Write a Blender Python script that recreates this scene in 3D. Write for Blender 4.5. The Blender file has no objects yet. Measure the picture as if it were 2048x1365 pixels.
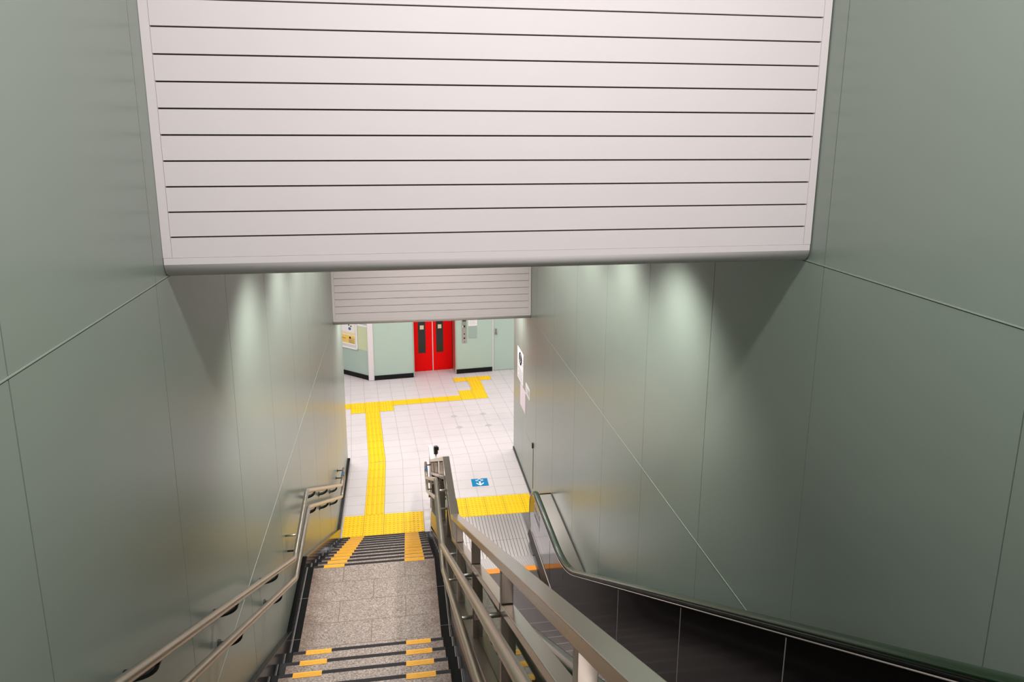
import bpy, bmesh, math, random
from mathutils import Vector, Matrix
random.seed(7)
SC = bpy.context.scene
COL = SC.collection

# ------------------------------------------------------------------ materials
def lin(c):
    return tuple(((v/255)/12.92 if v/255 <= .04045 else ((v/255+.055)/1.055)**2.4) for v in c)

def new_mat(name):
    m = bpy.data.materials.new(name); m.use_nodes = True
    nt = m.node_tree; b = nt.nodes['Principled BSDF']
    return m, nt, b

def node(nt, kind, **kw):
    n = nt.nodes.new(kind)
    for k, v in kw.items():
        if k == 'inp':
            for i, x in v.items(): n.inputs[i].default_value = x
        else: setattr(n, k, v)
    return n

def coords(nt):
    return node(nt, 'ShaderNodeTexCoord').outputs['Object']

def math_(nt, op, a, b=None, c=None):
    n = nt.nodes.new('ShaderNodeMath'); n.operation = op
    for i, v in enumerate((a, b, c)):
        if v is None: continue
        if isinstance(v, (int, float)): n.inputs[i].default_value = v
        else: nt.links.new(v, n.inputs[i])
    return n.outputs[0]

def mix(nt, fac, a, b, blend='MIX'):
    n = nt.nodes.new('ShaderNodeMix'); n.data_type = 'RGBA'; n.blend_type = blend
    for s, v in ((n.inputs[0], fac), (n.inputs[6], a), (n.inputs[7], b)):
        if isinstance(v, (int, float)): s.default_value = v
        elif isinstance(v, tuple): s.default_value = (*v[:3], 1)
        else: nt.links.new(v, s)
    return n.outputs[2]

def noise(nt, vec, scale, detail=3, rough=.5):
    n = node(nt, 'ShaderNodeTexNoise', inp={'Scale': scale, 'Detail': detail, 'Roughness': rough})
    nt.links.new(vec, n.inputs['Vector'])
    return n.outputs['Fac']

def bump(nt, b, h, strength=.1, dist=.002):
    n = node(nt, 'ShaderNodeBump', inp={'Strength': strength, 'Distance': dist})
    nt.links.new(h, n.inputs['Height']); nt.links.new(n.outputs[0], b.inputs['Normal'])

def simple(name, rgb, rough=.5, metal=0., var=.06, vscale=30, spec=.5, bumps=0., coat=0.):
    m, nt, b = new_mat(name)
    c = coords(nt); f = noise(nt, c, vscale)
    lo = tuple(x*(1-var) for x in rgb); hi = tuple(min(1, x*(1+var)) for x in rgb)
    nt.links.new(mix(nt, f, lo, hi), b.inputs['Base Color'])
    b.inputs['Roughness'].default_value = rough; b.inputs['Metallic'].default_value = metal
    b.inputs['Specular IOR Level'].default_value = spec
    b.inputs['Coat Weight'].default_value = coat
    if bumps: bump(nt, b, noise(nt, c, vscale*8), bumps)
    return m

def brushed(name, rgb, rough, stretch=(1, 1, 1)):
    m, nt, b = new_mat(name)
    mp = node(nt, 'ShaderNodeMapping'); mp.inputs['Scale'].default_value = stretch
    nt.links.new(coords(nt), mp.inputs['Vector'])
    f = noise(nt, mp.outputs[0], 12, 4)
    nt.links.new(mix(nt, f, tuple(x*.97 for x in rgb), tuple(x*1.03 for x in rgb)), b.inputs['Base Color'])
    b.inputs['Metallic'].default_value = 1.
    r = node(nt, 'ShaderNodeMapRange', inp={3: rough*.93, 4: rough*1.07}); nt.links.new(f, r.inputs[0])
    nt.links.new(r.outputs[0], b.inputs['Roughness'])
    return m

M = {}
M['wall'] = simple('sage_enamel', (.245, .291, .250), .29, var=.02, vscale=3, bumps=.02, spec=.75)
M['cover'] = simple('cover_plate_green', (.33, .42, .37), .4)
M['seam'] = simple('seam_dark', (.05, .057, .05), .7)
M['bead'] = simple('seam_bead', (.35, .40, .345), .3)
M['hallwall'] = simple('mint_wall', (.43, .54, .47), .42, var=.02, vscale=4)
M['slat'] = simple('bulkhead_white', (.86, .765, .79), .5, var=.015, vscale=5, bumps=.02)
M['slatgap'] = simple('slat_shadow_gap', (.10, .09, .075), .7)
M['ceil'] = simple('ceiling_white', (.72, .70, .67), .8, var=.02)
M['black'] = simple('black_granite', (.008, .008, .0085), .16, var=.4, vscale=300, spec=.18)
M['joint'] = simple('grey_sealant', (.16, .14, .135), .5)
M['nosing'] = simple('nosing_rubber', (.016, .0135, .015), .6, spec=.2)
M['steel'] = brushed('brushed_steel', (.52, .475, .43), .23, (1, .06, 1))
M['tube'] = simple('tube_steel', (.58, .51, .445), .30, metal=1., var=.02, vscale=2)
M['plate'] = brushed('plate_steel', (.36, .31, .28), .36, (1, .06, 1))
M['brightsteel'] = brushed('bright_steel', (.62, .57, .54), .40, (1, 1, .1))
M['darkmetal'] = simple('bracket_black', (.012, .012, .012), .4)
M['rubber'] = simple('handrail_green', (.007, .024, .008), .24, var=.1, coat=.2)
M['rubberdark'] = simple('handrail_guide', (.012, .014, .013), .4)
M['escpanel'] = simple('escalator_black_panel', (.008, .0065, .0062), .11, var=.2, spec=.14)
M['trimline'] = simple('panel_trim', (.50, .44, .40), .4, metal=.3)
M['red'] = simple('red_door', (.93, .0004, .0008), .6, spec=.15, var=.03)
M['paneglass'] = simple('dark_pane', (.012, .013, .013), .12)
M['paper'] = simple('paper_white', (.86, .82, .84), .6, var=.02)
M['paperpink'] = simple('paper_tint', (.80, .68, .76), .6, var=.02)
M['print'] = simple('print_grey', (.42, .40, .46), .6)
M['cream'] = simple('sticker_cream', (.86, .68, .45), .5)
M['blue'] = simple('sign_blue', (.001, .20, .44), .55, var=.04, spec=.15)
M['signblue'] = simple('round_blue', (.03, .10, .55), .5, spec=.2)
M['white'] = simple('marking_white', (.88, .86, .87), .5, var=.02)
M['braille'] = simple('braille_blue', (.02, .11, .24), .4)
M['postyellow'] = simple('poster_yellow', (.90, .62, .16), .4, var=.03)
M['postorange'] = simple('poster_orange', (.90, .33, .03), .4)
M['postpale'] = simple('poster_pale', (.90, .84, .70), .4)
M['postdark'] = simple('poster_brown', (.10, .05, .04), .5)
M['postblue'] = simple('poster_blue', (.16, .26, .42), .5)
M['frame'] = simple('poster_frame', (.72, .66, .68), .35)
M['boardgreen'] = simple('board_green', (.60, .66, .42), .35, var=.02)
M['yellow'] = simple('tactile_yellow', (1.0, .60, .006), .5, spec=.25, var=.05, vscale=20)
M['yshade'] = simple('tactile_shade_orange', (.80, .36, .006), .5, var=.1, vscale=20, spec=.3)  # sides of dots and bars: their shade put into the colour
M['yjoint'] = simple('tactile_joint', (.17, .08, .01), .6)
M['pad'] = simple('step_pad_yellow', (.72, .36, .025), .5, var=.10, vscale=60)
M['combyellow'] = simple('comb_orange', (.85, .27, .01), .45, var=.1, vscale=60)
M['inlay'] = simple('floor_inlay_grey', (.47, .46, .43), .45)

def granite():
    m, nt, b = new_mat('speckled_granite')
    c = coords(nt)
    v = node(nt, 'ShaderNodeTexVoronoi', inp={'Scale': 135.}); nt.links.new(c, v.inputs['Vector'])
    sep = node(nt, 'ShaderNodeSeparateColor'); nt.links.new(v.outputs['Color'], sep.inputs[0])
    r = node(nt, 'ShaderNodeValToRGB'); e = r.color_ramp
    e.elements[0].position = 0.; e.elements[0].color = (.10, .075, .06, 1)
    e.elements[1].position = 1.; e.elements[1].color = (.39, .31, .27, 1)
    for p, col in ((.14, (.15, .115, .095, 1)), (.24, (.19, .15, .128, 1)), (.6, (.24, .19, .16, 1))):
        x = e.elements.new(p); x.color = col
    nt.links.new(sep.outputs[0], r.inputs[0])
    # wear: brown dirt trodden in along the two edges of the flight, ragged
    s = node(nt, 'ShaderNodeSeparateXYZ'); nt.links.new(c, s.inputs[0])
    d = math_(nt, 'MINIMUM', math_(nt, 'SUBTRACT', s.outputs[0], .047), math_(nt, 'SUBTRACT', 1.197, s.outputs[0]))
    n = noise(nt, c, 7, 4)
    k = math_(nt, 'SUBTRACT', math_(nt, 'MULTIPLY', n, .30), d)
    mr = node(nt, 'ShaderNodeMapRange', inp={1: -.02, 2: .16, 3: 0., 4: .75}); nt.links.new(k, mr.inputs[0])
    col = mix(nt, mr.outputs[0], r.outputs[0], (.40, .28, .20), 'MULTIPLY')
    br = node(nt, 'ShaderNodeTexBrick', offset=.5, offset_frequency=2,
              inp={'Scale': 1., 'Mortar Size': .0035, 'Brick Width': .575, 'Row Height': .29, 'Mortar Smooth': 0.})
    mp = node(nt, 'ShaderNodeMapping'); mp.inputs['Location'].default_value = (-.047, 3.355+.29*11, 0)
    nt.links.new(c, mp.inputs['Vector']); nt.links.new(mp.outputs[0], br.inputs['Vector'])
    nt.links.new(mix(nt, br.outputs['Fac'], col, (.13, .085, .06)), b.inputs['Base Color'])
    b.inputs['Roughness'].default_value = .5
    return m
M['granite'] = granite()
def granite_plain():
    m = M['granite'].copy(); m.name = 'speckled_granite_step'
    nt = m.node_tree
    for n in nt.nodes:
        if n.type == 'TEX_BRICK': n.inputs['Mortar Size'].default_value = 0.
    return m
M['granitestep'] = granite_plain()

def floor_mat():
    m, nt, b = new_mat('hall_floor_tile')
    c = coords(nt); s = node(nt, 'ShaderNodeSeparateXYZ'); nt.links.new(c, s.inputs[0])
    x, y = s.outputs[0], s.outputs[1]
    dy = math_(nt, 'MAXIMUM', math_(nt, 'SUBTRACT', y, 2.44), 0.)
    hall = math_(nt, 'GREATER_THAN', y, 2.44)
    u = math_(nt, 'ADD', x, math_(nt, 'MULTIPLY', dy, .062))
    v = math_(nt, 'ADD', math_(nt, 'SUBTRACT', y, .04), math_(nt, 'MULTIPLY', math_(nt, 'MULTIPLY', math_(nt, 'SUBTRACT', x, .3), -.075), hall))
    def line(t, w):
        f = math_(nt, 'FRACT', math_(nt, 'DIVIDE', math_(nt, 'ADD', t, 30.), .3))
        d = math_(nt, 'MINIMUM', f, math_(nt, 'SUBTRACT', 1., f))
        return math_(nt, 'LESS_THAN', d, w/.3)
    g = math_(nt, 'MAXIMUM', line(u, .0032), line(v, .0034))
    n1 = noise(nt, c, 1.1, 5, .6); n2 = noise(nt, c, 26, 3)
    base = mix(nt, n2, (.635, .57, .58), (.69, .625, .635))
    # trodden patch in front of the service door and lift
    st = node(nt, 'ShaderNodeMapRange', inp={1: .50, 2: .72, 3: 0., 4: .55}); nt.links.new(n1, st.inputs[0])
    base = mix(nt, st.outputs[0], base, (.80, .81, .80), 'MULTIPLY')
    nt.links.new(mix(nt, math_(nt, 'MULTIPLY', g, .75), base, (.28, .235, .225)), b.inputs['Base Color'])
    b.inputs['Roughness'].default_value = .38
    return m
M['floor'] = floor_mat()

def grooved(name, base, dark, axis, pitch, width, rough, metal, phase=0.):
    m, nt, b = new_mat(name)
    c = coords(nt); s = node(nt, 'ShaderNodeSeparateXYZ'); nt.links.new(c, s.inputs[0])
    f = math_(nt, 'FRACT', math_(nt, 'DIVIDE', math_(nt, 'ADD', s.outputs[axis], 20.+phase), pitch))
    g = math_(nt, 'LESS_THAN', f, width)
    n = noise(nt, c, 4, 4)
    bb = mix(nt, n, tuple(v*.92 for v in base), tuple(v*1.05 for v in base))
    nt.links.new(mix(nt, g, bb, dark), b.inputs['Base Color'])
    mt = math_(nt, 'MULTIPLY', math_(nt, 'SUBTRACT', 1., g), metal); nt.links.new(mt, b.inputs['Metallic'])
    b.inputs['Roughness'].default_value = rough
    return m
M['floorplate'] = grooved('grooved_floor_plate', (.60, .555, .55), (.02, .018, .018), 0, .0485, .13, .30, .8)
M['comb'] = grooved('comb_teeth', (.62, .57, .56), (.10, .09, .09), 0, .0162, .35, .4, .7)
M['tread'] = grooved('step_tread_ribs', (.14, .113, .108), (.02, .016, .016), 0, .0115, .45, .42, .6)
M['stepedge'] = simple('step_edge_grey', (.16, .14, .135), .5, metal=.5)
M['skirt'] = simple('skirt_black', (.015, .013, .013), .35)

def glass():
    m = bpy.data.materials.new('balustrade_glass'); m.use_nodes = True
    nt = m.node_tree; nt.nodes.clear()
    out = nt.nodes.new('ShaderNodeOutputMaterial'); mx = nt.nodes.new('ShaderNodeMixShader')
    t = nt.nodes.new('ShaderNodeBsdfTransparent'); t.inputs[0].default_value = (.74, .84, .79, 1)
    g = nt.nodes.new('ShaderNodeBsdfGlossy'); g.inputs['Color'].default_value = (.9, 1., .95, 1); g.inputs['Roughness'].default_value = .03
    f = nt.nodes.new('ShaderNodeFresnel'); f.inputs[0].default_value = 1.52
    nt.links.new(f.outputs[0], mx.inputs[0]); nt.links.new(t.outputs[0], mx.inputs[1]); nt.links.new(g.outputs[0], mx.inputs[2])
    nt.links.new(mx.outputs[0], out.inputs[0])
    return m
M['glass'] = glass()

# ------------------------------------------------------------------ mesh helpers
def BM(): return bmesh.new()

def box(bm, x0, x1, y0, y1, z0, z1, mi=0, mat=None):
    vs = [bm.verts.new((x, y, z)) for x in (x0, x1) for y in (y0, y1) for z in (z0, z1)]
    if mat is not None:
        for v in vs: v.co = mat @ v.co
    for f in ((0, 1, 3, 2), (4, 6, 7, 5), (0, 4, 5, 1), (2, 3, 7, 6), (0, 2, 6, 4), (1, 5, 7, 3)):
        fc = bm.faces.new([vs[i] for i in f]); fc.material_index = mi
    return vs

def prism(bm, poly, x0, x1, mi=0):
    """polygon of (y, z) extruded along x"""
    a = [bm.verts.new((x0, y, z)) for y, z in poly]; b = [bm.verts.new((x1, y, z)) for y, z in poly]
    n = len(poly)
    fs = [bm.faces.new(a), bm.faces.new(b[::-1])]
    for i in range(n):
        j = (i+1) % n
        fs.append(bm.faces.new((a[i], b[i], b[j], a[j])))
    for f in fs: f.material_index = mi
    return fs

def band(bm, pts, thick, x0, x1, mi=0):
    """bar following a polyline of (y, z) tops, 'thick' deep (vertical), width x0..x1"""
    rows = []
    for y, z in pts:
        rows.append([bm.verts.new(p) for p in ((x0, y, z), (x1, y, z), (x1, y, z-thick), (x0, y, z-thick))])
    for r, s in zip(rows, rows[1:]):
        for i in range(4):
            j = (i+1) % 4
            f = bm.faces.new((r[i], s[i], s[j], r[j])); f.material_index = mi
    for r in (rows[0], rows[-1]):
        f = bm.faces.new(r); f.material_index = mi

def strip(bm, cols, x0, x1, mi=0):
    """sheet between (y, zlow, zhigh) columns, thickness x0..x1"""
    rows = [[bm.verts.new(p) for p in ((x0, y, a), (x0, y, b), (x1, y, b), (x1, y, a))] for y, a, b in cols]
    for r, s in zip(rows, rows[1:]):
        for i in range(4):
            j = (i+1) % 4
            f = bm.faces.new((r[i], s[i], s[j], r[j])); f.material_index = mi
    for r in (rows[0], rows[-1]):
        f = bm.faces.new(r); f.material_index = mi

def sweep(bm, pts, prof, mi=0, smooth=True, up=Vector((1, 0, 0)), caps=True):
    """profile (a, b) swept along pts: a along the fixed side vector 'up', b along the normal in the path plane"""
    pts = [Vector(p) for p in pts]; rings = []
    for i, p in enumerate(pts):
        if i == 0: t = pts[1]-p
        elif i == len(pts)-1: t = p-pts[i-1]
        else: t = (p-pts[i-1]).normalized()+(pts[i+1]-p).normalized()
        t.normalize()
        s = (up-up.dot(t)*t).normalized(); n = t.cross(s).normalized()
        k = 1.
        if 0 < i < len(pts)-1:
            k = 1/max(.35, t.dot((pts[i+1]-p).normalized()))
        rings.append([bm.verts.new(p+s*a+n*b*k) for a, b in prof])
    m = len(prof)
    for r, q in zip(rings, rings[1:]):
        for i in range(m):
            j = (i+1) % m
            f = bm.faces.new((r[i], r[j], q[j], q[i])); f.material_index = mi; f.smooth = smooth
    if caps:
        for r in (rings[0], rings[-1][::-1]):
            f = bm.faces.new(r); f.material_index = mi

def circ(r, n=14): return [(r*math.cos(2*math.pi*i/n), r*math.sin(2*math.pi*i/n)) for i in range(n)]

def tube(bm, pts, r, mi=0, n=14, up=Vector((1, 0, 0))): sweep(bm, pts, circ(r, n), mi, True, up)

def cyl(bm, c, r, h, axis='z', n=20, mi=0, r2=None):
    r2 = r if r2 is None else r2
    A = {'z': (Vector((1, 0, 0)), Vector((0, 1, 0)), Vector((0, 0, 1))), 'x': (Vector((0, 1, 0)), Vector((0, 0, 1)), Vector((1, 0, 0))),
         'y': (Vector((1, 0, 0)), Vector((0, 0, 1)), Vector((0, 1, 0)))}[axis]
    c = Vector(c); a = []; b = []
    for i in range(n):
        t = 2*math.pi*i/n; d = A[0]*math.cos(t)+A[1]*math.sin(t)
        a.append(bm.verts.new(c+d*r)); b.append(bm.verts.new(c+d*r2+A[2]*h))
    for i in range(n):
        j = (i+1) % n; f = bm.faces.new((a[i], a[j], b[j], b[i])); f.smooth = True; f.material_index = mi
    for r_ in (a, b):
        f = bm.faces.new(r_); f.material_index = mi

def obj(name, bm, mats, parent=None, bevel=0., seg=2):
    bmesh.ops.recalc_face_normals(bm, faces=bm.faces[:])
    me = bpy.data.meshes.new(name); bm.to_mesh(me); bm.free()
    for m in (mats if isinstance(mats, (list, tuple)) else [mats]): me.materials.append(M[m])
    o = bpy.data.objects.new(name, me); COL.objects.link(o)
    if parent is not None: 
        o.parent = parent
        o.matrix_parent_inverse = Matrix.Translation(-parent.location) if parent.type == 'EMPTY' else Matrix.Identity(4)
    if bevel:
        b = o.modifiers.new('Bevel', 'BEVEL'); b.width = bevel; b.segments = seg; b.limit_method = 'ANGLE'; b.angle_limit = .6
    return o

def tag(o, label, cat, group=None):
    o['label'] = label; o['category'] = cat
    if group: o['group'] = group
    return o

def thing(name, label, cat, loc=(0, 0, 0), group=None):
    o = bpy.data.objects.new(name, None); COL.objects.link(o); o.location = loc
    o.empty_display_size = .1
    return tag(o, label, cat, group)

def struct(o, label=None, cat=None):
    o['kind'] = 'structure'
    if label: o['label'] = label; o['category'] = cat
    return o

# ------------------------------------------------------------------ dimensions (metres; x across, y downstairs, z up from the lower floor)
XL, XR = -.06, 2.95            # corridor walls
GX0, GX1 = .047, 1.197         # granite field of the stairs
RIS = .1536
LOW = [(-3.355+.309*k, 1.69-RIS*k) for k in range(11)]          # nosings of the lower flight (k=0: landing edge)
UP = [(-4.75-.307*k, 1.69+RIS*(k+1)) for k in range(18)]        # nosings of the upper flight
TOPY = UP[-1][0]; TOPZ = UP[-1][1]

def nos(y):
    if y > -.265: return 0.
    if y > -3.355: return 1.69-.4971*(y+3.355)
    if y > -4.45: return 1.69
    return 1.69+.5003*(-4.45-y)

# ------------------------------------------------------------------ walls
BACK = -12.6; TOPC = 8.4
SEAMS = [-6.70+1.2*k for k in range(-4, 8)]
ZS = [2.966, 5.163, 7.36]

def panel_wall(name, x_face, sgn, y_end, label):
    bm = BM()
    xb = x_face-sgn*.022
    box(bm, min(xb, xb-sgn*.2), max(xb, xb-sgn*.2), BACK, y_end, -.3, TOPC, 1)
    ys = [BACK]+[s for s in SEAMS if s < y_end-.2]+[y_end]; zs = [-.3]+ZS+[TOPC]
    for a, b in zip(ys, ys[1:]):
        for c, d in zip(zs, zs[1:]):
            box(bm, min(x_face, xb), max(x_face, xb), a+.0026, b-.0026, c+.004, d-.0045, 0)
    for z in ZS:
        box(bm, min(xb, x_face+sgn*.002), max(xb, x_face+sgn*.0015), BACK, y_end, z-.0005, z+.0042, 2)
    return struct(obj(name, bm, ['wall', 'seam', 'bead']), label, 'wall')
panel_wall('wall_left', XL, 1, 2.47, 'sage green panelled wall along the stairs with two steel handrails')
panel_wall('wall_right', XR, -1, 2.66, 'sage green panelled wall along the escalator')

# hall-side returns of the two walls (they close the hall off from the stairwell)
bm = BM(); box(bm, -7, XL-.03, 2.27, 2.465, -.3, 3.1); struct(obj('wall_hall_left', bm, 'hallwall'), 'mint wall of the hall running left behind the stairs', 'wall')
bm = BM(); box(bm, XR+.03, 9, 2.46, 2.655, -.3, 3.1); struct(obj('wall_hall_right', bm, 'hallwall'), 'mint wall of the hall running right behind the escalator', 'wall')

# overhead slatted bulkheads
def bulkhead(name, yf, zline, pitch, nl, zbot, ztop, x0, x1, label):
    bm = BM(); tr = .038
    box(bm, x0, x1, yf+.022, yf+.30, zbot+.085, ztop, 1)
    zs = [zbot+.088]+[zline+pitch*k for k in range(nl)]
    zs.append(ztop)
    for i, (a, b) in enumerate(zip(zs, zs[1:])):
        box(bm, x0+tr, x1-tr, yf, yf+.03, a+(.0035 if i else .0), min(b-.0035, ztop), 0)
    box(bm, x0, x0+tr-.0015, yf-.002, yf+.03, zbot+.088, ztop, 0)
    box(bm, x1-tr+.0015, x1, yf-.002, yf+.03, zbot+.088, ztop, 0)
    # rounded lower edge
    R = .058; prof = [(yf-.001, zbot+.087), (yf-.001, zbot+R)]
    for i in range(1, 13):
        t = math.pi/2*i/12; prof.append((yf-.001+R*(1-math.cos(t)), zbot+R*(1-math.sin(t))))
    prof += [(yf+.32, zbot), (yf+.32, zbot+.087)]
    o = struct(obj(name, bm, ['slat', 'slatgap']), label, 'bulkhead')
    bm = BM()
    fs = prism(bm, prof, x0+.001, x1-.001)
    for f in fs[3:15]: f.smooth = True
    obj('cornice', bm, 'slat', o)
    return o
bulkhead('wall_upper', -6.574, 5.340, .1073, 29, 5.163, TOPC, XL+.001, XR-.006, 'large off white slatted bulkhead overhead, nearest the camera')
bulkhead('wall_lower', .997, 3.117, .1073, 20, 2.935, 5.22, XL+.001, XR-.004, 'smaller off white slatted bulkhead above the foot of the stairs')

# ceilings
bm = BM(); box(bm, XL, XR, -6.3, 1.1, 5.22, 5.35); struct(obj('ceiling', bm, 'ceil'), 'ceiling of the stairwell between the two bulkheads', 'ceiling')
bm = BM(); box(bm, -7, 9, 1.3, 11, 3.0, 3.12); struct(obj('ceiling_hall', bm, 'ceil'), 'ceiling of the lower hall', 'ceiling')
bm = BM(); box(bm, XL-.2, XR+.2, BACK, -6.27, TOPC, TOPC+.1); struct(obj('ceiling_upper', bm, 'ceil'), 'high ceiling above the top of the stairs', 'ceiling')
bm = BM(); box(bm, XL-.2, XR+.2, BACK-.2, BACK, 0, TOPC); struct(obj('wall_back', bm, 'hallwall'), 'wall behind the top of the stairs', 'wall')

# ------------------------------------------------------------------ lower floor
bm = BM()
box(bm, -7, 1.40, -.265, .32, -.3, 0); box(bm, -7, 9, .32, 11, -.3, 0)
fl = struct(obj('floor', bm, 'floor'), 'pale pinkish tiled floor of the lower hall', 'floor')
for i, (x, y) in enumerate(((1.974, 4.418), (2.038, 3.824), (2.587, 4.466), (2.625, 3.84))):
    bm = BM(); r = .075
    f = bm.faces.new([bm.verts.new((x+a*r, y+b*r, z)) for a, b, z in ((1, 0, .0015), (0, 1, .0015), (-1, 0, .0015), (0, -1, .0015))])
    e = bmesh.ops.extrude_face_region(bm, geom=[f])
    for v in e['geom']:
        if isinstance(v, bmesh.types.BMVert): v.co.z = -.002
    obj('inlay', bm, 'inlay', fl)
bm = BM(); box(bm, XL, XR, BACK, TOPY-.307, TOPZ-.3, TOPZ+.0); struct(obj('floor_upper', bm, 'floor'), 'floor at the top of the stairs', 'floor')

# plinth along the left wall (black granite skirting)
pl = [(2.44, 0.), (2.47, .05), (2.455, .115), (2.42, .13), (.02, .13), (-.10, .20), (-3.32, 1.69+.095), (-4.40, 1.69+.085), (TOPY, nos(TOPY)+.075), (BACK, nos(TOPY)+.075)]
lo = [(BACK, TOPZ-.6), (TOPY, TOPZ-.6), (-4.40, 1.2), (-3.32, 1.2), (-.10, -.2), (2.44, -.2)]
bm = BM(); prism(bm, pl+lo, XL, -.016); struct(obj('baseboard_left', bm, 'black', bevel=.004), 'polished black granite skirting below the left wall', 'skirting')
bm = BM(); box(bm, XR-.014, XR, .36, 2.66, 0, .055); struct(obj('baseboard_right', bm, 'darkmetal'), 'dark metal skirting below the wall beside the escalator', 'skirting')

# ------------------------------------------------------------------ staircase
st = thing('staircase', 'speckled granite stairs with a landing, black nosings and yellow edge pads', 'stairs', (.62, -4, 1.69))
def make_step(y, z, depth, first=False, name='step', mat='granitestep', zb=RIS):
    bm = BM(); box(bm, GX0, GX1, y-depth, y, z-zb, z)
    s = obj(name, bm, mat, st)
    bm = BM(); box(bm, GX0-.002, GX1+.002, y-.031, y+.0015, z-.012, z+.0012)
    obj('nosing_strip', bm, 'nosing', s)
    for a, b in ((.140, .333), (.907, 1.100)):
        bm = BM(); box(bm, a, b, y-.048, y+.003, z-.016, z+.003)
        for q in (.012, .024, .036): box(bm, a+.002, b-.002, y-q-.0025, y-q+.0025, z+.003, z+.0045)
        obj('edge_pad', bm, 'pad', s)
    return s
for k, (y, z) in enumerate(LOW):
    if k == 0: continue
    make_step(y, z, .309)
make_step(LOW[0][0], 1.69, 4.75-3.355, name='landing', mat='granite')
for k, (y, z) in enumerate(UP): make_step(y, z, .307)
# black granite borders beside the treads, with the pale sealant joint along them
for x0, x1, xj in ((-.016, GX0, -.012), (GX1, 1.272, 1.268)):
    bm = BM()
    def seg(y0, y1, z, zb):
        box(bm, x0, x1, y0, y1, z-zb, z+.0005, 0)
        box(bm, xj-.003, xj+.003, y0+.01, y1-.004, z, z+.0018, 1)
    for k, (y, z) in enumerate(LOW[1:]): seg(y-.309, y, z, RIS+.3)
    seg(-4.75, -3.355, 1.69, .5)
    for (y, z) in UP: seg(y-.307, y, z, RIS+.3)
    for q in (-3.85, -4.4): box(bm, x0, x1, q-.0015, q+.0015, 1.69, 1.692, 1)
    obj('side_border', bm, ['black', 'joint'], st)

# ------------------------------------------------------------------ tactile paving
def hallmap(u, v):
    y = v+.075*(u-.062*(v-2.44)-.3); x = u-.062*(y-2.44)
    return x, y
def straight(u, v): return u, v

def dot(bm, f, u, v, z, r0=.0145, r1=.0075, h=.005, n=8):
    a = []; b = []
    for i in range(n):
        t = 2*math.pi*(i+.5)/n
        a.append(bm.verts.new((*f(u+r0*math.cos(t), v+r0*math.sin(t)), z))); b.append(bm.verts.new((*f(u+r1*math.cos(t), v+r1*math.sin(t)), z+h)))
    for i in range(n):
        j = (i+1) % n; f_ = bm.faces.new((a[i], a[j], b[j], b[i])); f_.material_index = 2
    bm.faces.new(b)

def tile(bm, f, u0, u1, v0, v1, kind, g=.003, z=.004, du=None):
    """one tactile tile between joints, with dots or bars"""
    P = [(u0+g, v0+g), (u1-g, v0+g), (u1-g, v1-g), (u0+g, v1-g)]
    lo_ = [bm.verts.new((*f(*p), -.002)) for p in P]; hi_ = [bm.verts.new((*f(*p), z)) for p in P]
    bm.faces.new(hi_); bm.faces.new(lo_[::-1])
    for i in range(4):
        j = (i+1) % 4; bm.faces.new((lo_[i], lo_[j], hi_[j], hi_[i]))
    if kind == 'dots':
        nx = max(1, round((u1-u0)/.06)); ny = max(1, round((v1-v0)/.06))
        for i in range(nx):
            for j in range(ny): dot(bm, f, u0+(i+.5)*(u1-u0)/nx, v0+(j+.5)*(v1-v0)/ny, z)
    elif kind in ('bars', 'xbars'):
        for i in range(4):
            if kind == 'bars':
                a, b, c, d = u0+.0375+i*.075-.014, u0+.0375+i*.075+.014, v0+.014, v1-.014
            else:
                a, b, c, d = u0+.014, u1-.014, v0+.0375+i*.075-.014, v0+.0375+i*.075+.014
            Q = [(a, c), (b, c), (b, d), (a, d)]; e = .006
            T = [(a+e, c+e), (b-e, c+e), (b-e, d-e), (a+e, d-e)]
            q = [bm.verts.new((*f(*p), z)) for p in Q]; t = [bm.verts.new((*f(*p), z+.005)) for p in T]
            bm.faces.new(t)
            for k in range(4):
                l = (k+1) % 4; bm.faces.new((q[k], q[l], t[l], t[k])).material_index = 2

def under(bm, f, u0, u1, v0, v1):
    P = [(u0, v0), (u1, v0), (u1, v1), (u0, v1)]
    a = [bm.verts.new((*f(*p), .0015)) for p in P]; fc = bm.faces.new(a); fc.material_index = 1

bm = BM()
for i in range(4):
    for j in range(2): tile(bm, straight, .3*i-.002, .3*i+.298, .3*j+.002, .3*j+.302, 'dots')
under(bm, straight, -.002, 1.198, .002, .602)
tag(obj('warning_paving', bm, ['yellow', 'yjoint', 'yshade']), 'yellow dotted warning tiles across the foot of the granite stairs', 'tactile paving')
bm = BM()
for i, (a, b) in enumerate(((1.665, 1.88), (1.88, 2.18), (2.18, 2.48), (2.48, 2.78), (2.78, 2.925))):
    for j in range(2): tile(bm, straight, a, b, .32+.3*j, .62+.3*j, 'dots')
under(bm, straight, 1.665, 2.925, .32, .92)
tag(obj('warning_paving', bm, ['yellow', 'yjoint', 'yshade']), 'yellow dotted warning tiles at the foot of the escalator', 'tactile paving')
bm = BM()
for j in range(6): tile(bm, straight, .298, .598, .604+.306*j, .604+.306*(j+1), 'bars')
under(bm, straight, .298, .598, .604, 2.44)
for j in range(8): tile(bm, hallmap, .298, .598, 2.44+.305*j, 2.745+.305*j, 'bars')
under(bm, hallmap, .298, .598, 2.44, 4.88)
tag(obj('guiding_paving', bm, ['yellow', 'yjoint', 'yshade']), 'yellow ribbed guide path leading straight away from the stairs', 'tactile paving')
bm = BM()
for k in range(-2, 8):
    tile(bm, hallmap, .3*k-.002, .3*k+.298, 5.18, 5.48, 'dots' if k in (0, 1, 2) else 'xbars')
for k in (0, 1, 2): tile(bm, hallmap, .3*k-.002, .3*k+.298, 4.88, 5.18, 'dots')
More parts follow.
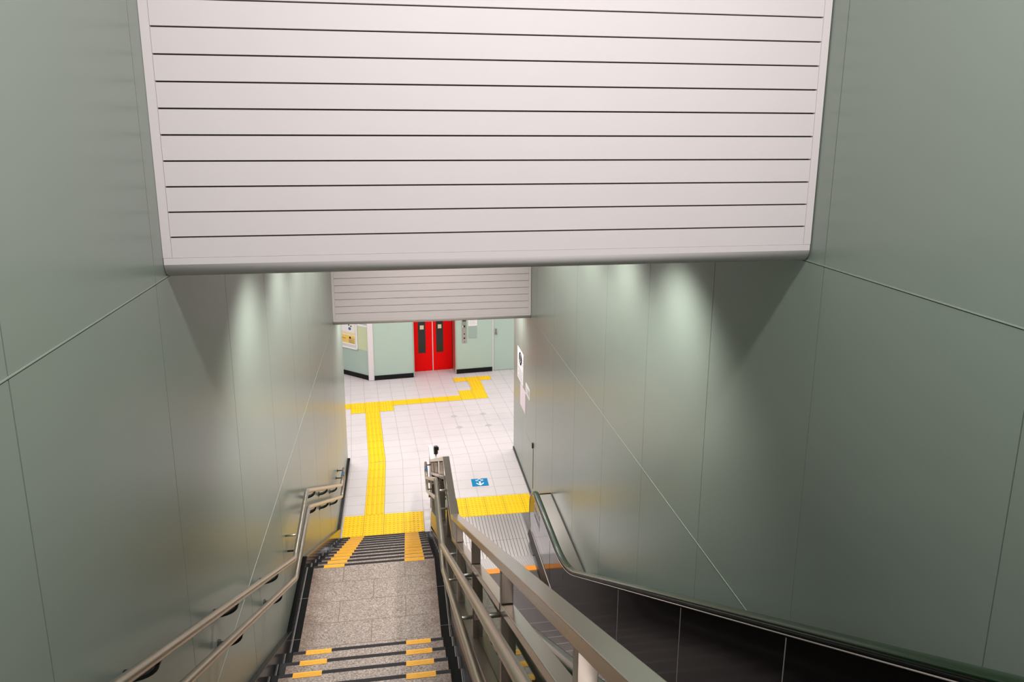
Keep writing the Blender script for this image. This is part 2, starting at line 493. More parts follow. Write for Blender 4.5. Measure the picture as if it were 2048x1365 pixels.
under(bm, hallmap, -.6, 2.398, 5.18, 5.48); under(bm, hallmap, -.002, .898, 4.88, 5.18)
tag(obj('crossing_paving', bm, ['yellow', 'yjoint', 'yshade']), 'yellow tactile path crossing the hall with a wider block where the stair path meets it', 'tactile paving')
# stepped piece leading to the lift buttons
bm = BM()
for i in range(2):
    for j in range(2): tile(bm, hallmap, 2.40+.3*i, 2.70+.3*i, 5.185+.297*j, 5.185+.297*(j+1), 'dots')
for j in range(2): tile(bm, hallmap, 2.72, 3.02, 5.78+.305*j, 6.085+.305*j, 'bars')
for i in range(3): tile(bm, hallmap, 2.40+.3*i, 2.70+.3*i, 6.39, 6.67, 'dots')
under(bm, hallmap, 2.40, 3.0, 5.185, 5.78); under(bm, hallmap, 2.72, 3.02, 5.78, 6.39); under(bm, hallmap, 2.40, 3.30, 6.39, 6.67)
tag(obj('stepped_paving', bm, ['yellow', 'yjoint', 'yshade']), 'yellow tactile tiles stepping up to the call panel beside the red doors', 'tactile paving')

# ------------------------------------------------------------------ blue floor sign
fs = thing('floor_sign', 'blue floor sticker with white arrow in front of the escalator', 'floor sign', (2.18, 1.42, 0))
bm = BM(); box(bm, 2.040, 2.316, 1.285, 1.558, .0005, .002); obj('sticker', bm, 'blue', fs)
bm = BM()
def flat(bm, pts, z0=.002, z1=.0026):
    a = [bm.verts.new((x, y, z0)) for x, y in pts]; b = [bm.verts.new((x, y, z1)) for x, y in pts]
    bm.faces.new(b)
    for i in range(len(pts)):
        j = (i+1) % len(pts); bm.faces.new((a[i], a[j], b[j], b[i]))
cx = 2.178
flat(bm, [(cx-.014, 1.455), (cx+.014, 1.455), (cx+.014, 1.36), (cx-.014, 1.36)])
flat(bm, [(cx, 1.305), (cx, 1.345), (cx-.058, 1.408), (cx-.068, 1.385)]); flat(bm, [(cx, 1.305), (cx+.068, 1.385), (cx+.058, 1.408), (cx, 1.345)])
obj('arrow', bm, 'white', fs)
bm = BM()
flat(bm, [(cx-.022, 1.548), (cx+.022, 1.548), (cx+.030, 1.530), (cx-.030, 1.530)])
for s in (-1, 1):
    q = cx+s*.042
    flat(bm, [(q-.02, 1.475), (q+.02, 1.475), (q+.02, 1.485), (q-.02, 1.485)]); flat(bm, [(q-.02, 1.485), (q-.009, 1.485), (q-.009, 1.515), (q-.02, 1.515)])
    flat(bm, [(q+.009, 1.485), (q+.02, 1.485), (q+.02, 1.515), (q+.009, 1.515)])
    if s > 0: flat(bm, [(q-.009, 1.505), (q+.009, 1.505), (q+.009, 1.515), (q-.009, 1.515)])
obj('pictogram', bm, 'white', fs)

# ------------------------------------------------------------------ left wall handrail
RU = [(.062, -9.9, 5.205), (.062, -7.78, 4.137), (.060, -4.487, 2.490), (.040, -3.49, 2.555), (.035, -.03, .855), (.031, .50, .852)]
RL = [(.062, -9.9, 5.00), (.062, -7.21, 3.656), (.060, -4.505, 2.325), (.040, -3.44, 2.363), (.035, -.11, .715), (.031, .46, .712)]
def along(P, y):
    for a, b in zip(P, P[1:]):
        if a[1] <= y <= b[1]:
            t = (y-a[1])/(b[1]-a[1]); return tuple(a[i]+t*(b[i]-a[i]) for i in range(3))
def soft(P, d=.05):
    out = [P[0]]
    for i in range(1, len(P)-1):
        p = Vector(P[i]); a = (Vector(P[i-1])-p).normalized(); b = (Vector(P[i+1])-p).normalized()
        q0, q1 = p+a*d, p+b*d
        for k in range(5):
            t = k/4; out.append(tuple((1-t)**2*q0+2*t*(1-t)*p+t*t*q1))
    out.append(P[-1]); return out
wh = thing('wall_handrail', 'pair of brushed steel tube handrails fixed along the left wall', 'handrail', (.05, -4.4, 1.69))
r = .0205
bm = BM(); tube(bm, soft(RU), r)
obj('upper_rail', bm, 'tube', wh)
bm = BM(); tube(bm, soft(RL), r); obj('lower_rail', bm, 'tube', wh)
bm = BM(); tube(bm, [(.031, .50, .86), (.031, .50, .705)], r*.98)
obj('end_bend', bm, 'tube', wh)
def wall_bracket(p):
    x, y, z = p; bm = BM(); pts = []
    for k in range(9):
        t = math.pi/2*k/8
        pts.append((XL+.004+(x-XL-.004)*math.sin(t), y, z-.022-.055*math.cos(t)))
    sweep(bm, pts, [(-.02, -.007), (.02, -.007), (.02, .007), (-.02, .007)], up=Vector((0, 1, 0)), smooth=False)
    cyl(bm, (XL, y, z-.077), .028, .008, 'x')
    obj('bracket', bm, 'darkmetal', wh)
for y in (-8.9, -7.462, -6.336, -5.225, -2.95, -1.85, -.72): wall_bracket(along(RU, y))
for y in (-8.7, -7.45, -6.304, -5.144, -2.93, -1.83, -.74): wall_bracket(along(RL, y))
bm = BM(); p = along(RU, -4.15); cyl(bm, (XL, p[1], p[2]-.015), .008, p[0]-XL, 'x'); obj('bracket', bm, 'tube', wh)
bm = BM(); p = along(RL, -4.1); cyl(bm, (XL, p[1], p[2]-.015), .008, p[0]-XL, 'x'); obj('bracket', bm, 'darkmetal', wh)
for y in (.20, .44):
    bm = BM(); cyl(bm, (XL, y, .852), .008, .09, 'x'); cyl(bm, (XL, y, .852), .022, .006, 'x'); obj('bracket', bm, 'darkmetal', wh)
bm = BM(); tube(bm, [(.0325, .22, .853), (.032, .36, .853)], r*1.06); obj('braille_sleeve', bm, 'braille', wh)['label'] = 'blue braille sleeve'

# ------------------------------------------------------------------ centre balustrade
bl = thing('balustrade', 'steel and glass balustrade with flat top rail between stairs and escalator', 'balustrade', (1.34, -4.4, 1.69))
TR = [(-10.3, 2.652+.487*6.02), (-4.28, 2.652), (-3.20, 2.672), (.27, 1.022), (.76, 1.022)]
def trz(y):
    for a, b in zip(TR, TR[1:]):
        if a[0] <= y <= b[0]: return a[1]+(b[1]-a[1])*(y-a[0])/(b[0]-a[0])
bm = BM(); band(bm, TR, .045, 1.308, 1.370); obj('top_rail', bm, 'steel', bl, bevel=.003)
posts = [-9.67, -8.45, -7.22, -6.0, -4.78, -3.55, -2.33, -1.10, .06, .70]
def base(y): return nos(y)+.10
# mid rail, clear bays and glass
for a, b in zip(posts, posts[1:]):
    ys = [a+.027]+[k for k in (-4.28, -3.2, .27) if a+.03 < k < b-.03]+[b-.027]
    if b < .5:
        bm = BM(); band(bm, [(y, trz(y)-.205) for y in ys], .04, 1.312, 1.366); obj('mid_rail', bm, 'steel', bl, bevel=.003)
        bm = BM(); zs_ = sorted(set(ys+[k for k in (-4.45, -3.355) if a+.03 < k < b-.03]))
        strip(bm, [(y, base(y)+.23, trz(y)-.262) for y in zs_], 1.345, 1.355); obj('glass_panel', bm, 'glass', bl)
        for y in (a+.12, b-.12):
            bm = BM(); box(bm, 1.335, 1.365, y-.018, y+.018, trz(y)-.275, trz(y)-.244); obj('glass_clamp', bm, 'darkmetal', bl)
    else:
        bm = BM(); band(bm, [(y, .80) for y in ys], .10, 1.318, 1.362); obj('mid_rail', bm, 'steel', bl)
for y in posts:
    bm = BM(); box(bm, 1.314, 1.364, y-.022, y+.022, (base(y)+.02 if y < .2 else 0), trz(y)-.043); obj('post', bm, 'brightsteel' if y > -9 and y < -8 else 'plate', bl, bevel=.002)
# end flats of the balustrade on the lower floor
for y in (.27, .48):
    bm = BM(); box(bm, 1.322, 1.360, y-.03, y+.03, .001, .99); obj('post', bm, 'brightsteel', bl, bevel=.002)
# steel stringer above the stair edge
sy = [TOPY-.3, -4.45, -3.355, -.265]
bm = BM(); strip(bm, [(y, nos(y)+.085, nos(y)+.325) for y in sy]+[(-.05, .085, .22), (.05, .02, .12)], 1.286, 1.40); obj('stringer', bm, 'plate', bl, bevel=.004)
bm = BM(); prism(bm, [(.02, 0.), (-.12, .14), (-3.355, 1.79), (-4.45, 1.79), (TOPY-.3, nos(TOPY-.3)+.09), (TOPY-.3, 3.2), (-4.45, .6), (-3.3, .4), (-.3, -.25), (.02, -.25)], 1.2735, 1.385); obj('stringer_base', bm, 'black', bl)['label'] = 'polished black granite base'
# tube handrails on the stair side
CU = [(1.217, -9.9, 5.243), (1.217, -8.307, 4.435), (1.217, -4.543, 2.528), (1.225, -3.43, 2.552), (1.246, .0, .86), (1.248, .52, .852)]
CL = [(1.217, -9.9, 4.89), (1.217, -7.27, 3.559), (1.219, -4.601, 2.345), (1.225, -3.44, 2.361), (1.247, -.10, .70), (1.248, .47, .70)]
bm = BM(); tube(bm, soft(CU), r); obj('upper_handrail', bm, 'tube', bl)
bm = BM(); tube(bm, soft(CL), r); obj('lower_handrail', bm, 'tube', bl)
bm = BM(); tube(bm, [(1.248, .52, .86), (1.248, .50, .695)], r*.98); obj('end_bend', bm, 'tube', bl)
bm = BM(); tube(bm, [(1.248, .20, .857), (1.248, .36, .855)], r*1.06); obj('braille_sleeve', bm, 'braille', bl)['label'] = 'blue braille sleeve'
for y in posts[:-1]:
    for P in (CU, CL):
        p = along(P, y)
        if p is None: continue
        bm = BM(); cyl(bm, (p[0]-.011, y, p[2]-.055), .011, 1.328-p[0], 'x'); cyl(bm, (p[0], y, p[2]-.055), .010, .04); cyl(bm, (1.362, y, p[2]-.055), .011, .022, 'x')
        obj('bracket', bm, 'brightsteel', bl)
bm = BM(); cyl(bm, (1.248, .44, .85), .009, .075, 'x'); obj('bracket', bm, 'darkmetal', bl)

# belt barrier post behind the balustrade end
bp_ = thing('barrier_post', 'slim pale barrier post with black belt head beside the balustrade end', 'barrier post', (1.428, .93, 0))
bm = BM(); cyl(bm, (1.428, .93, .002), .10, .012); cyl(bm, (1.428, .93, .014), .10, .012, r2=.03); obj('base', bm, 'brightsteel', bp_)
bm = BM(); cyl(bm, (1.428, .93, .02), .013, .80); obj('pole', bm, 'white', bp_)
bm = BM(); cyl(bm, (1.428, .93, .80), .033, .123); cyl(bm, (1.428, .93, .923), .033, .006, r2=.026); box(bm, 1.455, 1.474, .915, .945, .86, .91); obj('head', bm, 'darkmetal', bp_, bevel=.002)

# ------------------------------------------------------------------ escalator
es = thing('escalator', 'black sided escalator with green handrails beside the right wall', 'escalator', (2.16, -1.1, 0))
EX0, EX1 = 1.66, 2.66
def hz(y):
    if y > -2.0: return .875
    if y > -3.04: return .875+.581*(-2.0-y)**2/(2*1.04)
    return .875+.581*(-2.52-y)
EYS = [-10.6, -9, -7.8, -6.6, -5.4, -4.2, -3.4]+[-3.04+.08*k for k in range(14)]+[-1.6, -1.2, -.75]
bm = BM(); box(bm, EX0-.0, EX1+.05, -.84, .318, -.02, .0025); box(bm, EX0, EX1, -.402, -.398, .0025, .0028, 1); obj('floor_plate', bm, ['floorplate', 'skirt'], es)
bm = BM(); box(bm, EX0, EX1, -1.09, -.842, -.02, .004); obj('comb_plate', bm, 'comb', es)
bm = BM()
box(bm, EX0+.01, EX1-.005, -1.20, -1.092, -.02, .004)
obj('comb_edge', bm, 'combyellow', es)['label'] = 'orange comb edge'
for k in range(23):
    y1 = -1.205-.4*k; z = hz(y1-.22)-.875
    bm = BM(); box(bm, EX0+.005, EX1-.005, y1-.398, y1, z-.26, z-.004)
    box(bm, EX0+.012, EX1-.012, y1-.396, y1-.016, z-.004, z, 0); box(bm, EX0+.012, EX1-.012, y1-.014, y1-.001, z-.004, z+.0005, 1)
    obj('step', bm, ['tread', 'stepedge'], es)
for s, xs in ((-1, EX0), (1, EX1)):
    A = lambda a, b: (min(xs+s*a, xs+s*b), max(xs+s*a, xs+s*b))
    ys = [y for y in EYS]
    bm = BM(); strip(bm, [(y, hz(y)-.875-.35, hz(y)-.875+.10) for y in ys if y < -1.15], *A(0, .012)); obj('skirt', bm, 'skirt', es)
    # inner decking: sloped steel strip at the foot of the panel
    bm = BM(); rows = []
    for y in ys+[-.45]:
        z = hz(y)-.875
        rows.append([bm.verts.new(p) for p in ((xs, y, z+.10), (xs+s*.036, y, z+.185), (xs+s*.05, y, z+.185), (xs+s*.05, y, z+.0))])
    for a, b in zip(rows, rows[1:]):
        for i in range(4):
            j = (i+1) % 4; bm.faces.new((a[i], b[i], b[j], a[j]))
    bm.faces.new(rows[0]); bm.faces.new(rows[-1])
    obj('inner_decking', bm, 'skirt', es)
    bm = BM(); sweep(bm, [(xs+s*.037, y, hz(y)-.875+.188) for y in ys+[-.45]], circ(.005, 6)); obj('decking_trim', bm, 'trimline', es)
    # opaque black balustrade panel with rounded newel end
    cols = [(y, hz(y)-.875+.18, hz(y)-.052) for y in ys]
    R = .348; cz = .475
    for k in range(1, 13):
        t = math.pi/2*k/12; dy = R*math.sin(t); h = R*math.cos(t)
        cols.append((-.75+dy, max(cz-h, .18) if dy < .3 else cz-h, cz+h+.0005))
    bm = BM(); strip(bm, cols, *A(.04, .058)); bpn = obj('side_panel', bm, 'escpanel', es)
    for y in (-8.35, -7.08, -5.86, -4.56, -1.80):
        bm = BM(); box(bm, *A(.0385, .041), y-.0032, y+.0032, hz(y)-.875+.19, hz(y)-.075); obj('seam_strip', bm, 'trimline' if y < -3 else 'skirt', bpn)
    # trim under the handrail
    bm = BM(); sweep(bm, [(xs+s*.040, y, hz(y)-.060) for y in ys]+[(xs+s*.040, -.75+.352*math.sin(t*math.pi/16), cz+.352*math.cos(t*math.pi/16)) for t in range(1, 15)], circ(.004, 6)); obj('panel_trim', bm, 'trimline', es)
    path = [(xs+s*.075, y, hz(y)-.021) for y in ys]+[(xs+s*.075, -.75+.379*math.sin(t*math.pi/20), cz+.379*math.cos(t*math.pi/20)) for t in range(1, 20)]
    bm = BM(); sweep(bm, [(p[0], p[1], p[2]-.026) if i < len(ys) else (p[0], -.75+(p[1]+.75)*.932, cz+(p[2]-cz)*.932) for i, p in enumerate(path)], [(-.03, -.012), (.03, -.012), (.03, .012), (-.03, .012)]); obj('handrail_guide', bm, 'rubberdark', es)
    pf = [(.040*math.cos(t)*(1 if abs(math.cos(t)) < .9 else .98), .021*math.sin(t)) for t in [2*math.pi*i/16 for i in range(16)]]
    pf = [(a, b*1.0) for a, b in pf]
    bm = BM(); sweep(bm, path, pf); obj('handrail', bm, 'rubber', es)['label'] = 'dark green rubber handrail'
    # outer cladding behind the panel
    bm = BM(); strip(bm, [(y, hz(y)-1.3, hz(y)-.11) for y in ys if y < -.9], *A(.058, .10 if s > 0 else .205)); obj('outer_cladding', bm, 'plate' if s < 0 else 'rubberdark', es)
# steel deck between handrail and right wall at the bottom end
bm = BM(); box(bm, 2.772, XR-.012, -2.62, -.70, 0, .845); box(bm, XR-.014, XR-.004, -2.62, -.72, 0, .852, 1); box(bm, 2.78, XR-.004, -.704, -.69, 0, .852, 1)
obj('outer_deck', bm, ['steel', 'darkmetal'], es)
# slot and sticker on the newel panel
bm = BM(); cyl(bm, (EX1+.0392, -2.54, .78), .018, .002, 'x', mi=0)
for v in bm.verts: v.co.z = .78+(v.co.z-.78)*2.6
obj('inspection_slot', bm, 'skirt', es)
stk = thing('caution_sticker', 'white outlined safety sticker on the rounded end of the escalator side', 'sticker', (EX1+.04, -.94, .64))
bm = BM()
def onp(bm, y0, y1, z0, z1): box(bm, EX1+.0375, EX1+.0388, y0, y1, z0, z1)
onp(bm, -1.13, -.75, .528, .538); onp(bm, -1.13, -.75, .752, .762); onp(bm, -1.13, -1.122, .528, .762); onp(bm, -.758, -.75, .528, .762)
onp(bm, -1.10, -.78, .64, .648)
obj('outline', bm, 'white', stk)
for k in range(4):
    bm = BM(); onp(bm, -1.108+.085*k, -1.048+.085*k, .56, .62); obj('pictogram', bm, 'print', stk)
    bm = BM(); onp(bm, -1.10+.085*k, -1.06+.085*k, .665, .735); obj('pictogram', bm, 'print', stk)

# ------------------------------------------------------------------ far hall
ang = math.atan(.1); HW = Matrix.Translation((.28, 6.93, 0)) @ Matrix.Rotation(ang, 4, 'Z')
k_ = 1/math.cos(ang)
def S(x): return (x-.28)*k_
def hbox(bm, x0, x1, t0, t1, z0, z1, mi=0): box(bm, S(x0), S(x1), t0, t1, z0, z1, mi, HW)
DX0, DX1, DT = 1.217, 2.238, .40
bm = BM(); hbox(bm, .26, DX0, 0, .5, 0, 3.0); hbox(bm, DX1, 3.145, 0, .5, 0, 3.0); hbox(bm, DX0, DX1, 0, .5, 2.15, 3.0); hbox(bm, 3.145, 4.06, .0, .5, 2.05, 3.0); hbox(bm, 4.06, 9, 0, .5, 0, 3.0)
hbox(bm, DX0, DX1, .46, .5, 0, 2.15); hbox(bm, 3.145, 4.06, .12, .5, 0, 2.05)
struct(obj('wall_far', bm, 'hallwall'), 'mint green end wall of the hall with the red doors', 'wall')
bm = BM(); hbox(bm, .285, DX0-.012, -.012, .01, 0, .112); hbox(bm, DX1+.012, 3.135, -.012, .01, 0, .112)
struct(obj('baseboard_far', bm, 'black'), 'black skirting along the end wall of the hall', 'skirting')
DW = Matrix.Translation((.163, 6.957, 0)) @ Matrix.Rotation(math.atan2(.674, -.739), 4, 'Z')
def dbox(bm, s0, s1, t0, t1, z0, z1, mi=0): box(bm, s0, s1, t0, t1, z0, z1, mi, DW)    # t > 0 towards the camera side
bm = BM(); dbox(bm, 0, 4, -.2, 0, 0, 3.0); struct(obj('wall_angled', bm, 'hallwall'), 'mint green angled wall with the framed poster', 'wall')
bm = BM(); dbox(bm, .01, 4, -.01, .012, 0, .112); struct(obj('baseboard_angled', bm, 'black'), 'black skirting along the angled wall with the poster', 'skirting')
bm = BM(); hbox(bm, .150, .282, -.03, .14, 0, 3.0); struct(obj('trim_1', bm, 'frame', bevel=.02), 'pale steel corner strip where the angled wall meets the end wall', 'trim')
# red lift doors
d1 = bpy.data.objects.new('door_1', None); COL.objects.link(d1); d1.location = (1.73, 7.48, 0); struct(d1, 'red double lift door with dark window strips', 'door')
def leaf(x0, x1, w0, w1, sx0, sx1):
    bm = BM(); hbox(bm, x0, x1, DT-.0, DT+.04, .004, 2.13); lf = obj('door_leaf', bm, 'red', d1, bevel=.004)
    bm = BM(); hbox(bm, w0, w1, DT-.006, DT+.004, .468, 1.80); obj('window_pane', bm, 'paneglass', lf)
    bm = BM(); hbox(bm, sx0, sx1, DT-.008, DT-.005, 1.07, 1.17); obj('pane_sticker', bm, 'cream', lf)
leaf(1.243, 1.726, 1.385, 1.565, 1.432, 1.525); leaf(1.748, 2.214, 1.825, 2.0, 1.870, 1.958)
bm = BM(); hbox(bm, 1.727, 1.747, DT-.006, DT+.03, .004, 2.13); obj('meeting_strip', bm, 'frame', d1)
bm = BM()
hbox(bm, DX0, DX0+.016, -.012, DT+.04, 0, 2.15); hbox(bm, DX1-.016, DX1, -.012, DT+.04, 0, 2.15); hbox(bm, DX0, DX1, -.012, DT+.04, 2.135, 2.15)
obj('door_frame', bm, 'brightsteel', d1)
# service door
d2 = bpy.data.objects.new('door_2', None); COL.objects.link(d2); d2.location = (3.6, 7.3, 0); struct(d2, 'grey green service door with a lever lock near the right wall', 'door')
bm = BM(); hbox(bm, 3.178, 4.04, .02, .06, .008, 2.03); lf = obj('door_leaf', bm, 'hallwall', d2, bevel=.003)
bm = BM(); hbox(bm, 3.147, 3.170, -.006, .1, 0, 2.05); hbox(bm, 4.045, 4.06, -.006, .1, 0, 2.05); obj('door_frame', bm, 'frame', d2)
bm = BM()
for zc, rr in ((1.055, .018), (.955, .030)):
    c = HW @ Vector((S(3.238), .02, zc)); cyl(bm, (c.x, c.y-.03, c.z), rr, .035, 'y')
hbox(bm, 3.230, 3.246, -.012, .02, .935, 1.075)
obj('door_handle', bm, 'plate', lf)
# lift call panel, notice, plate below
cp = thing('call_panel', 'narrow steel lift call panel right of the red doors', 'call panel', (2.45, 7.14, 0))
bm = BM(); hbox(bm, 2.395, 2.502, -.014, 0, .774, 1.372); obj('plate', bm, 'steel', cp, bevel=.003)
bm = BM(); hbox(bm, 2.408, 2.49, -.018, -.012, 1.315, 1.352); obj('display', bm, 'darkmetal', cp)
for x, z, h in ((2.449, 1.19, .022), (2.449, 1.0, .013), (2.449, .893, .018), (2.449, .81, .008)):
    bm = BM(); hbox(bm, x-h, x+h, -.019, -.012, z-h*1.1, z+h*1.1); obj('button', bm, 'darkmetal', cp)
bm = BM(); hbox(bm, 2.408, 2.422, -.018, -.012, 1.17, 1.21); obj('braille_label', bm, 'white', cp)
nt_ = thing('paper_notice', 'white printed paper notice beside the lift call panel', 'notice', (2.66, 7.16, 0))
bm = BM(); hbox(bm, 2.552, 2.764, -.006, 0, 1.19, 1.49); obj('sheet', bm, 'paper', nt_)
bm = BM()
for q in range(9): hbox(bm, 2.575, 2.745-.03*(q % 3 == 2), -.0075, -.005, 1.222+.027*q, 1.23+.027*q)
obj('text_lines', bm, 'print', nt_)
bm = BM(); hbox(bm, 2.555, 2.757, -.012, 0, .885, 1.180); tag(obj('cover_plate', bm, 'cover', bevel=.004), 'flat grey green cover plate below the paper notice', 'cover plate')
# framed poster on the angled wall
po = thing('poster', 'framed yellow and white poster on the angled wall', 'poster', (-.4, 7.45, 0))
P0_, P1_, Z0_, Z1_ = .322, 1.07, .695, 1.72
bm = BM(); dbox(bm, P0_, P1_, 0, .02, Z0_, Z1_); obj('backing', bm, 'frame', po)
bm = BM()
for a in ((P0_, P1_, Z0_, Z0_+.035), (P0_, P1_, Z1_-.035, Z1_), (P0_, P0_+.035, Z0_, Z1_), (P1_-.035, P1_, Z0_, Z1_)): dbox(bm, a[0], a[1], .0, .036, a[2], a[3])
obj('poster_frame', bm, 'white', po, bevel=.004)
sh = None
bm = BM(); dbox(bm, P0_+.07, P1_-.07, .02, .0225, Z0_+.10, Z1_-.07); sh = obj('sheet', bm, 'postpale', po)
a0, a1 = P0_+.07, P1_-.07
def ppic(nm, mat, rects):
    bm = BM()
    for s0, s1, z0, z1 in rects: dbox(bm, s0, s1, .0225, .0235, z0, z1)
    obj(nm, bm, mat, sh)
ppic('colour_block', 'postyellow', [(a0+.015, a1, .83, 1.02), (a0, a1, 1.045, 1.058), (a0, a1, 1.07, 1.08), (a0, a1, 1.09, 1.097)])
ppic('colour_bars', 'postorange', [(a0+.32, a1-.05, .925, .945), (a0+.01, a0+.12, .945, .958), (a0+.02, a0+.20, .835, .847)])
ppic('white_box', 'white', [(a0+.012, a0+.22, .85, .93), (a0+.06, a1, 1.11, 1.6)])
for nm, mat, s, z, rr in (('round_picture', 'postdark', a0+.17, .965, .034), ('blue_picture', 'postblue', a0+.17, 1.19, .045), ('dark_picture', 'postdark', a0+.125, 1.255, .024), ('dark_picture', 'postdark', a0+.195, 1.275, .022)):
    c = DW @ Vector((s, .024, z)); bm = BM()
    vs = [bm.verts.new(DW @ Vector((s+rr*math.cos(t*math.pi/9), .0255, z+rr*.8*math.sin(t*math.pi/9)))) for t in range(18)]
    bm.faces.new(vs); bmesh.ops.solidify(bm, geom=bm.faces[:], thickness=.001); obj(nm, bm, mat, sh)
# pale green notice board area behind the poster
bm = BM(); dbox(bm, .012, .322, 0, .006, .72, 1.30); dbox(bm, .012, .322, 0, .010, 1.30, 1.34, 1); tag(obj('notice_board', bm, ['boardgreen', 'paper']), 'pale green board between the framed poster and the steel corner strip', 'board')

# ------------------------------------------------------------------ things on the right wall
def rbox(bm, y0, y1, z0, z1, d0=0., d1=.004, mi=0): box(bm, XR-d1-.0006, XR-d0-.0006, y0, y1, z0, z1, mi)
sg = thing('wall_sign', 'white sign with a blue round symbol on the right wall', 'sign', (XR, 1.94, 1.85))
bm = BM(); rbox(bm, 1.64, 2.24, 1.575, 2.135); obj('sheet', bm, 'paper', sg)
bm = BM(); vs = [bm.verts.new((XR-.0052, 1.935+.14*math.cos(t*math.pi/14), 1.985+.115*math.sin(t*math.pi/14))) for t in range(28)]
bm.faces.new(vs); bmesh.ops.solidify(bm, geom=bm.faces[:], thickness=.001); obj('symbol', bm, 'signblue', sg)
bm = BM(); rbox(bm, 1.918, 1.952, 1.90, 2.07, .0052, .0062); rbox(bm, 1.88, 1.99, 1.94, 1.955, .0052, .0062); obj('symbol_figure', bm, 'white', sg)
bm = BM()
for q in range(5): rbox(bm, 1.72, 2.16-.08*(q % 2), 1.62+.04*q, 1.634+.04*q, .004, .005)
for q in range(4): rbox(bm, 1.68, 1.74, 1.92+.045*q, 1.94+.045*q, .004, .005)
obj('text_lines', bm, 'print', sg)
bm = BM(); rbox(bm, 1.42, 1.93, 1.17, 1.55, .0, .003); tag(obj('glossy_sign', bm, 'paperpink'), 'plain pale glossy notice below the round blue sign', 'notice')
s2 = thing('notice_sign', 'small white notice lower and nearer than the blue round sign', 'notice', (XR, 1.3, 1.65))
bm = BM(); rbox(bm, 1.02, 1.40, 1.555, 1.745, .0, .004); obj('sheet', bm, 'paper', s2)
for y in (1.07, 1.16):
    bm = BM(); rbox(bm, y, y+.05, 1.60, 1.70, .004, .005); obj('symbol', bm, 'print', s2)
bm = BM()
for q in range(3): rbox(bm, 1.25, 1.37, 1.60+.035*q, 1.61+.035*q, .004, .005)
obj('text_lines', bm, 'print', s2)
ht = thing('access_hatch', 'flush sage access hatch with black latch low on the right wall', 'hatch', (XR, 1.05, .5))
bm = BM(); rbox(bm, .70, 1.37, .20, .872, .0, .004); obj('hatch_door', bm, 'wall', ht)
bm = BM(); rbox(bm, .682, .698, .20, .88, .0, .003); rbox(bm, .70, 1.37, .872, .878, .0, .003, 1); rbox(bm, 1.37, 1.376, .2, .878, .0, .003, 1); obj('hatch_gap', bm, ['seam', 'bead'], ht)
bm = BM(); rbox(bm, .685, .735, .895, .975, .0, .02); obj('latch', bm, 'darkmetal', ht, bevel=.003)

# ------------------------------------------------------------------ lights
def area(name, loc, size, power, rot=(0, 0, 0), color=(1, .98, .95)):
    l = bpy.data.lights.new(name, 'AREA'); l.shape = 'RECTANGLE'; l.size, l.size_y = size; l.energy = power; l.color = color
    o = bpy.data.objects.new(name, l); COL.objects.link(o); o.location = loc; o.rotation_euler = rot; return o
def spot(name, loc, power, deg=96, blend=.55, color=(1, .97, .92), radius=.05, rot=(0, 0, 0)):
    l = bpy.data.lights.new(name, 'SPOT'); l.energy = power; l.spot_size = math.radians(deg); l.spot_blend = blend; l.shadow_soft_size = radius; l.color = color
    o = bpy.data.objects.new(name, l); COL.objects.link(o); o.location = loc; o.rotation_euler = rot; return o
WARM = (1, .975, .965)
area('ceiling_lamp_near', (1.6, -8.95, 8.12), (2.4, .35), 158, color=WARM)
for x in (.6, 1.45, 2.3): spot('bulkhead_fill', (x, -.75, 5.19), 74, deg=110, blend=1., color=(1, .95, .90), rot=(math.radians(28), 0, 0))  # added fill: unseen spots tilted forward to brighten the far bulkhead
area('ceiling_lamp_top', (1.45, -10.9, 7.9), (2.2, 1.2), 34, color=WARM)
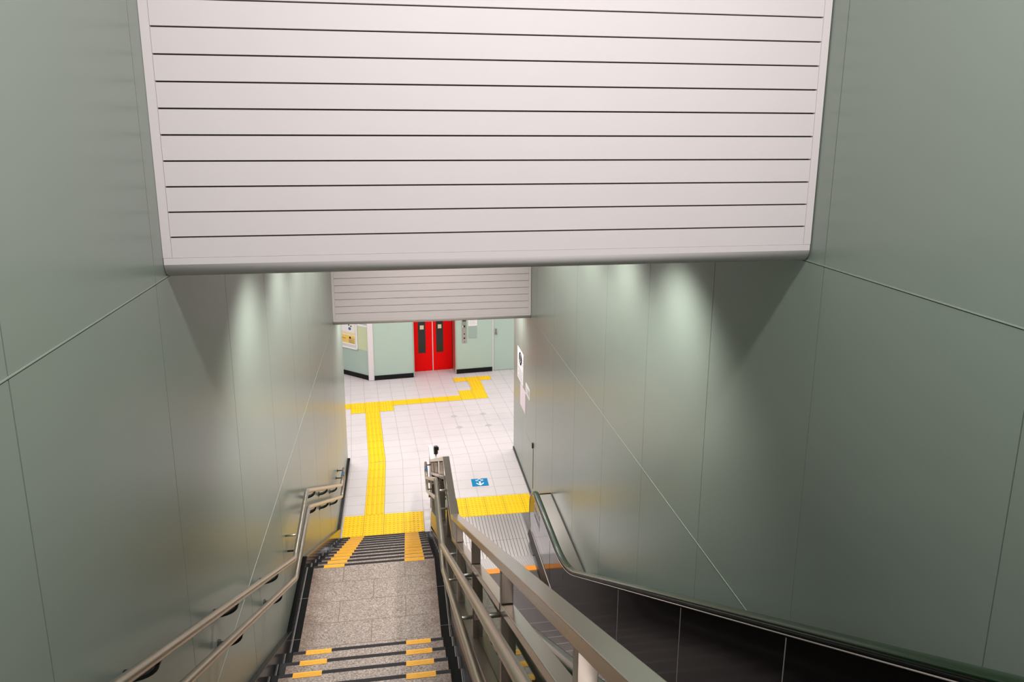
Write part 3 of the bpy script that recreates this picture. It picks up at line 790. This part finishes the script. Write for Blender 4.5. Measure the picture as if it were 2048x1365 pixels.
for y in (-4.95, -3.65, -2.45, -1.2):
    for x, t in ((XL+.62, .14), (XR-.62, -.14)): spot('downlight', (x, y, 5.19), 190, deg=118, blend=.85, radius=.10, color=(1, .97, .93), rot=(0, t, 0))
for x in (.42, 2.48): area('passage_fill', (x, 1.95, 2.97), (.25, .6), 21, color=(1, .985, .97))  # added fill, no fixtures: lifts the passage walls below the far bulkhead
for x in (-4.2, -1.4, 1.4, 4.2, 7):
    for y in (3.6, 5.6): area('hall_lamp', (x, y, 2.97), (1.3, .5), 29.5, color=(1, .97, .985))
w = bpy.data.worlds.new('World'); SC.world = w; w.use_nodes = True
w.node_tree.nodes['Background'].inputs[0].default_value = (.8, .85, .85, 1); w.node_tree.nodes['Background'].inputs[1].default_value = .2

# ------------------------------------------------------------------ camera
cam = bpy.data.cameras.new('Camera'); co = bpy.data.objects.new('Camera', cam); COL.objects.link(co)
F, YAW, PIT, ROL = 1459.9548, .15587, -.217396, .0034476
fwd = Vector((math.sin(YAW)*math.cos(PIT), math.cos(YAW)*math.cos(PIT), math.sin(PIT)))
rt = Vector((math.cos(YAW), -math.sin(YAW), 0)); up = rt.cross(fwd)
r2 = rt*math.cos(ROL)+up*math.sin(ROL); u2 = up*math.cos(ROL)-rt*math.sin(ROL)
co.matrix_world = Matrix(((r2.x, u2.x, -fwd.x, .94217), (r2.y, u2.y, -fwd.y, -9.86389), (r2.z, u2.z, -fwd.z, 5.7876), (0, 0, 0, 1)))
cam.sensor_fit = 'HORIZONTAL'; cam.sensor_width = 36; cam.lens = 36*F/2048
cam.shift_y = -96.6185/2048; cam.shift_x = 0
cam.clip_start = .02; cam.clip_end = 200
SC.camera = co

vs_ = SC.view_settings
vs_.view_transform = 'Standard'; vs_.look = 'None'; vs_.exposure = 0; vs_.gamma = 1; vs_.use_curve_mapping = False
SC.cycles.use_denoising = True
SC.cycles.max_bounces = 10; SC.cycles.diffuse_bounces = 5; SC.cycles.glossy_bounces = 5; SC.cycles.transparent_max_bounces = 12
SC.cycles.sample_clamp_indirect = 6; SC.cycles.caustics_reflective = False; SC.cycles.caustics_refractive = False
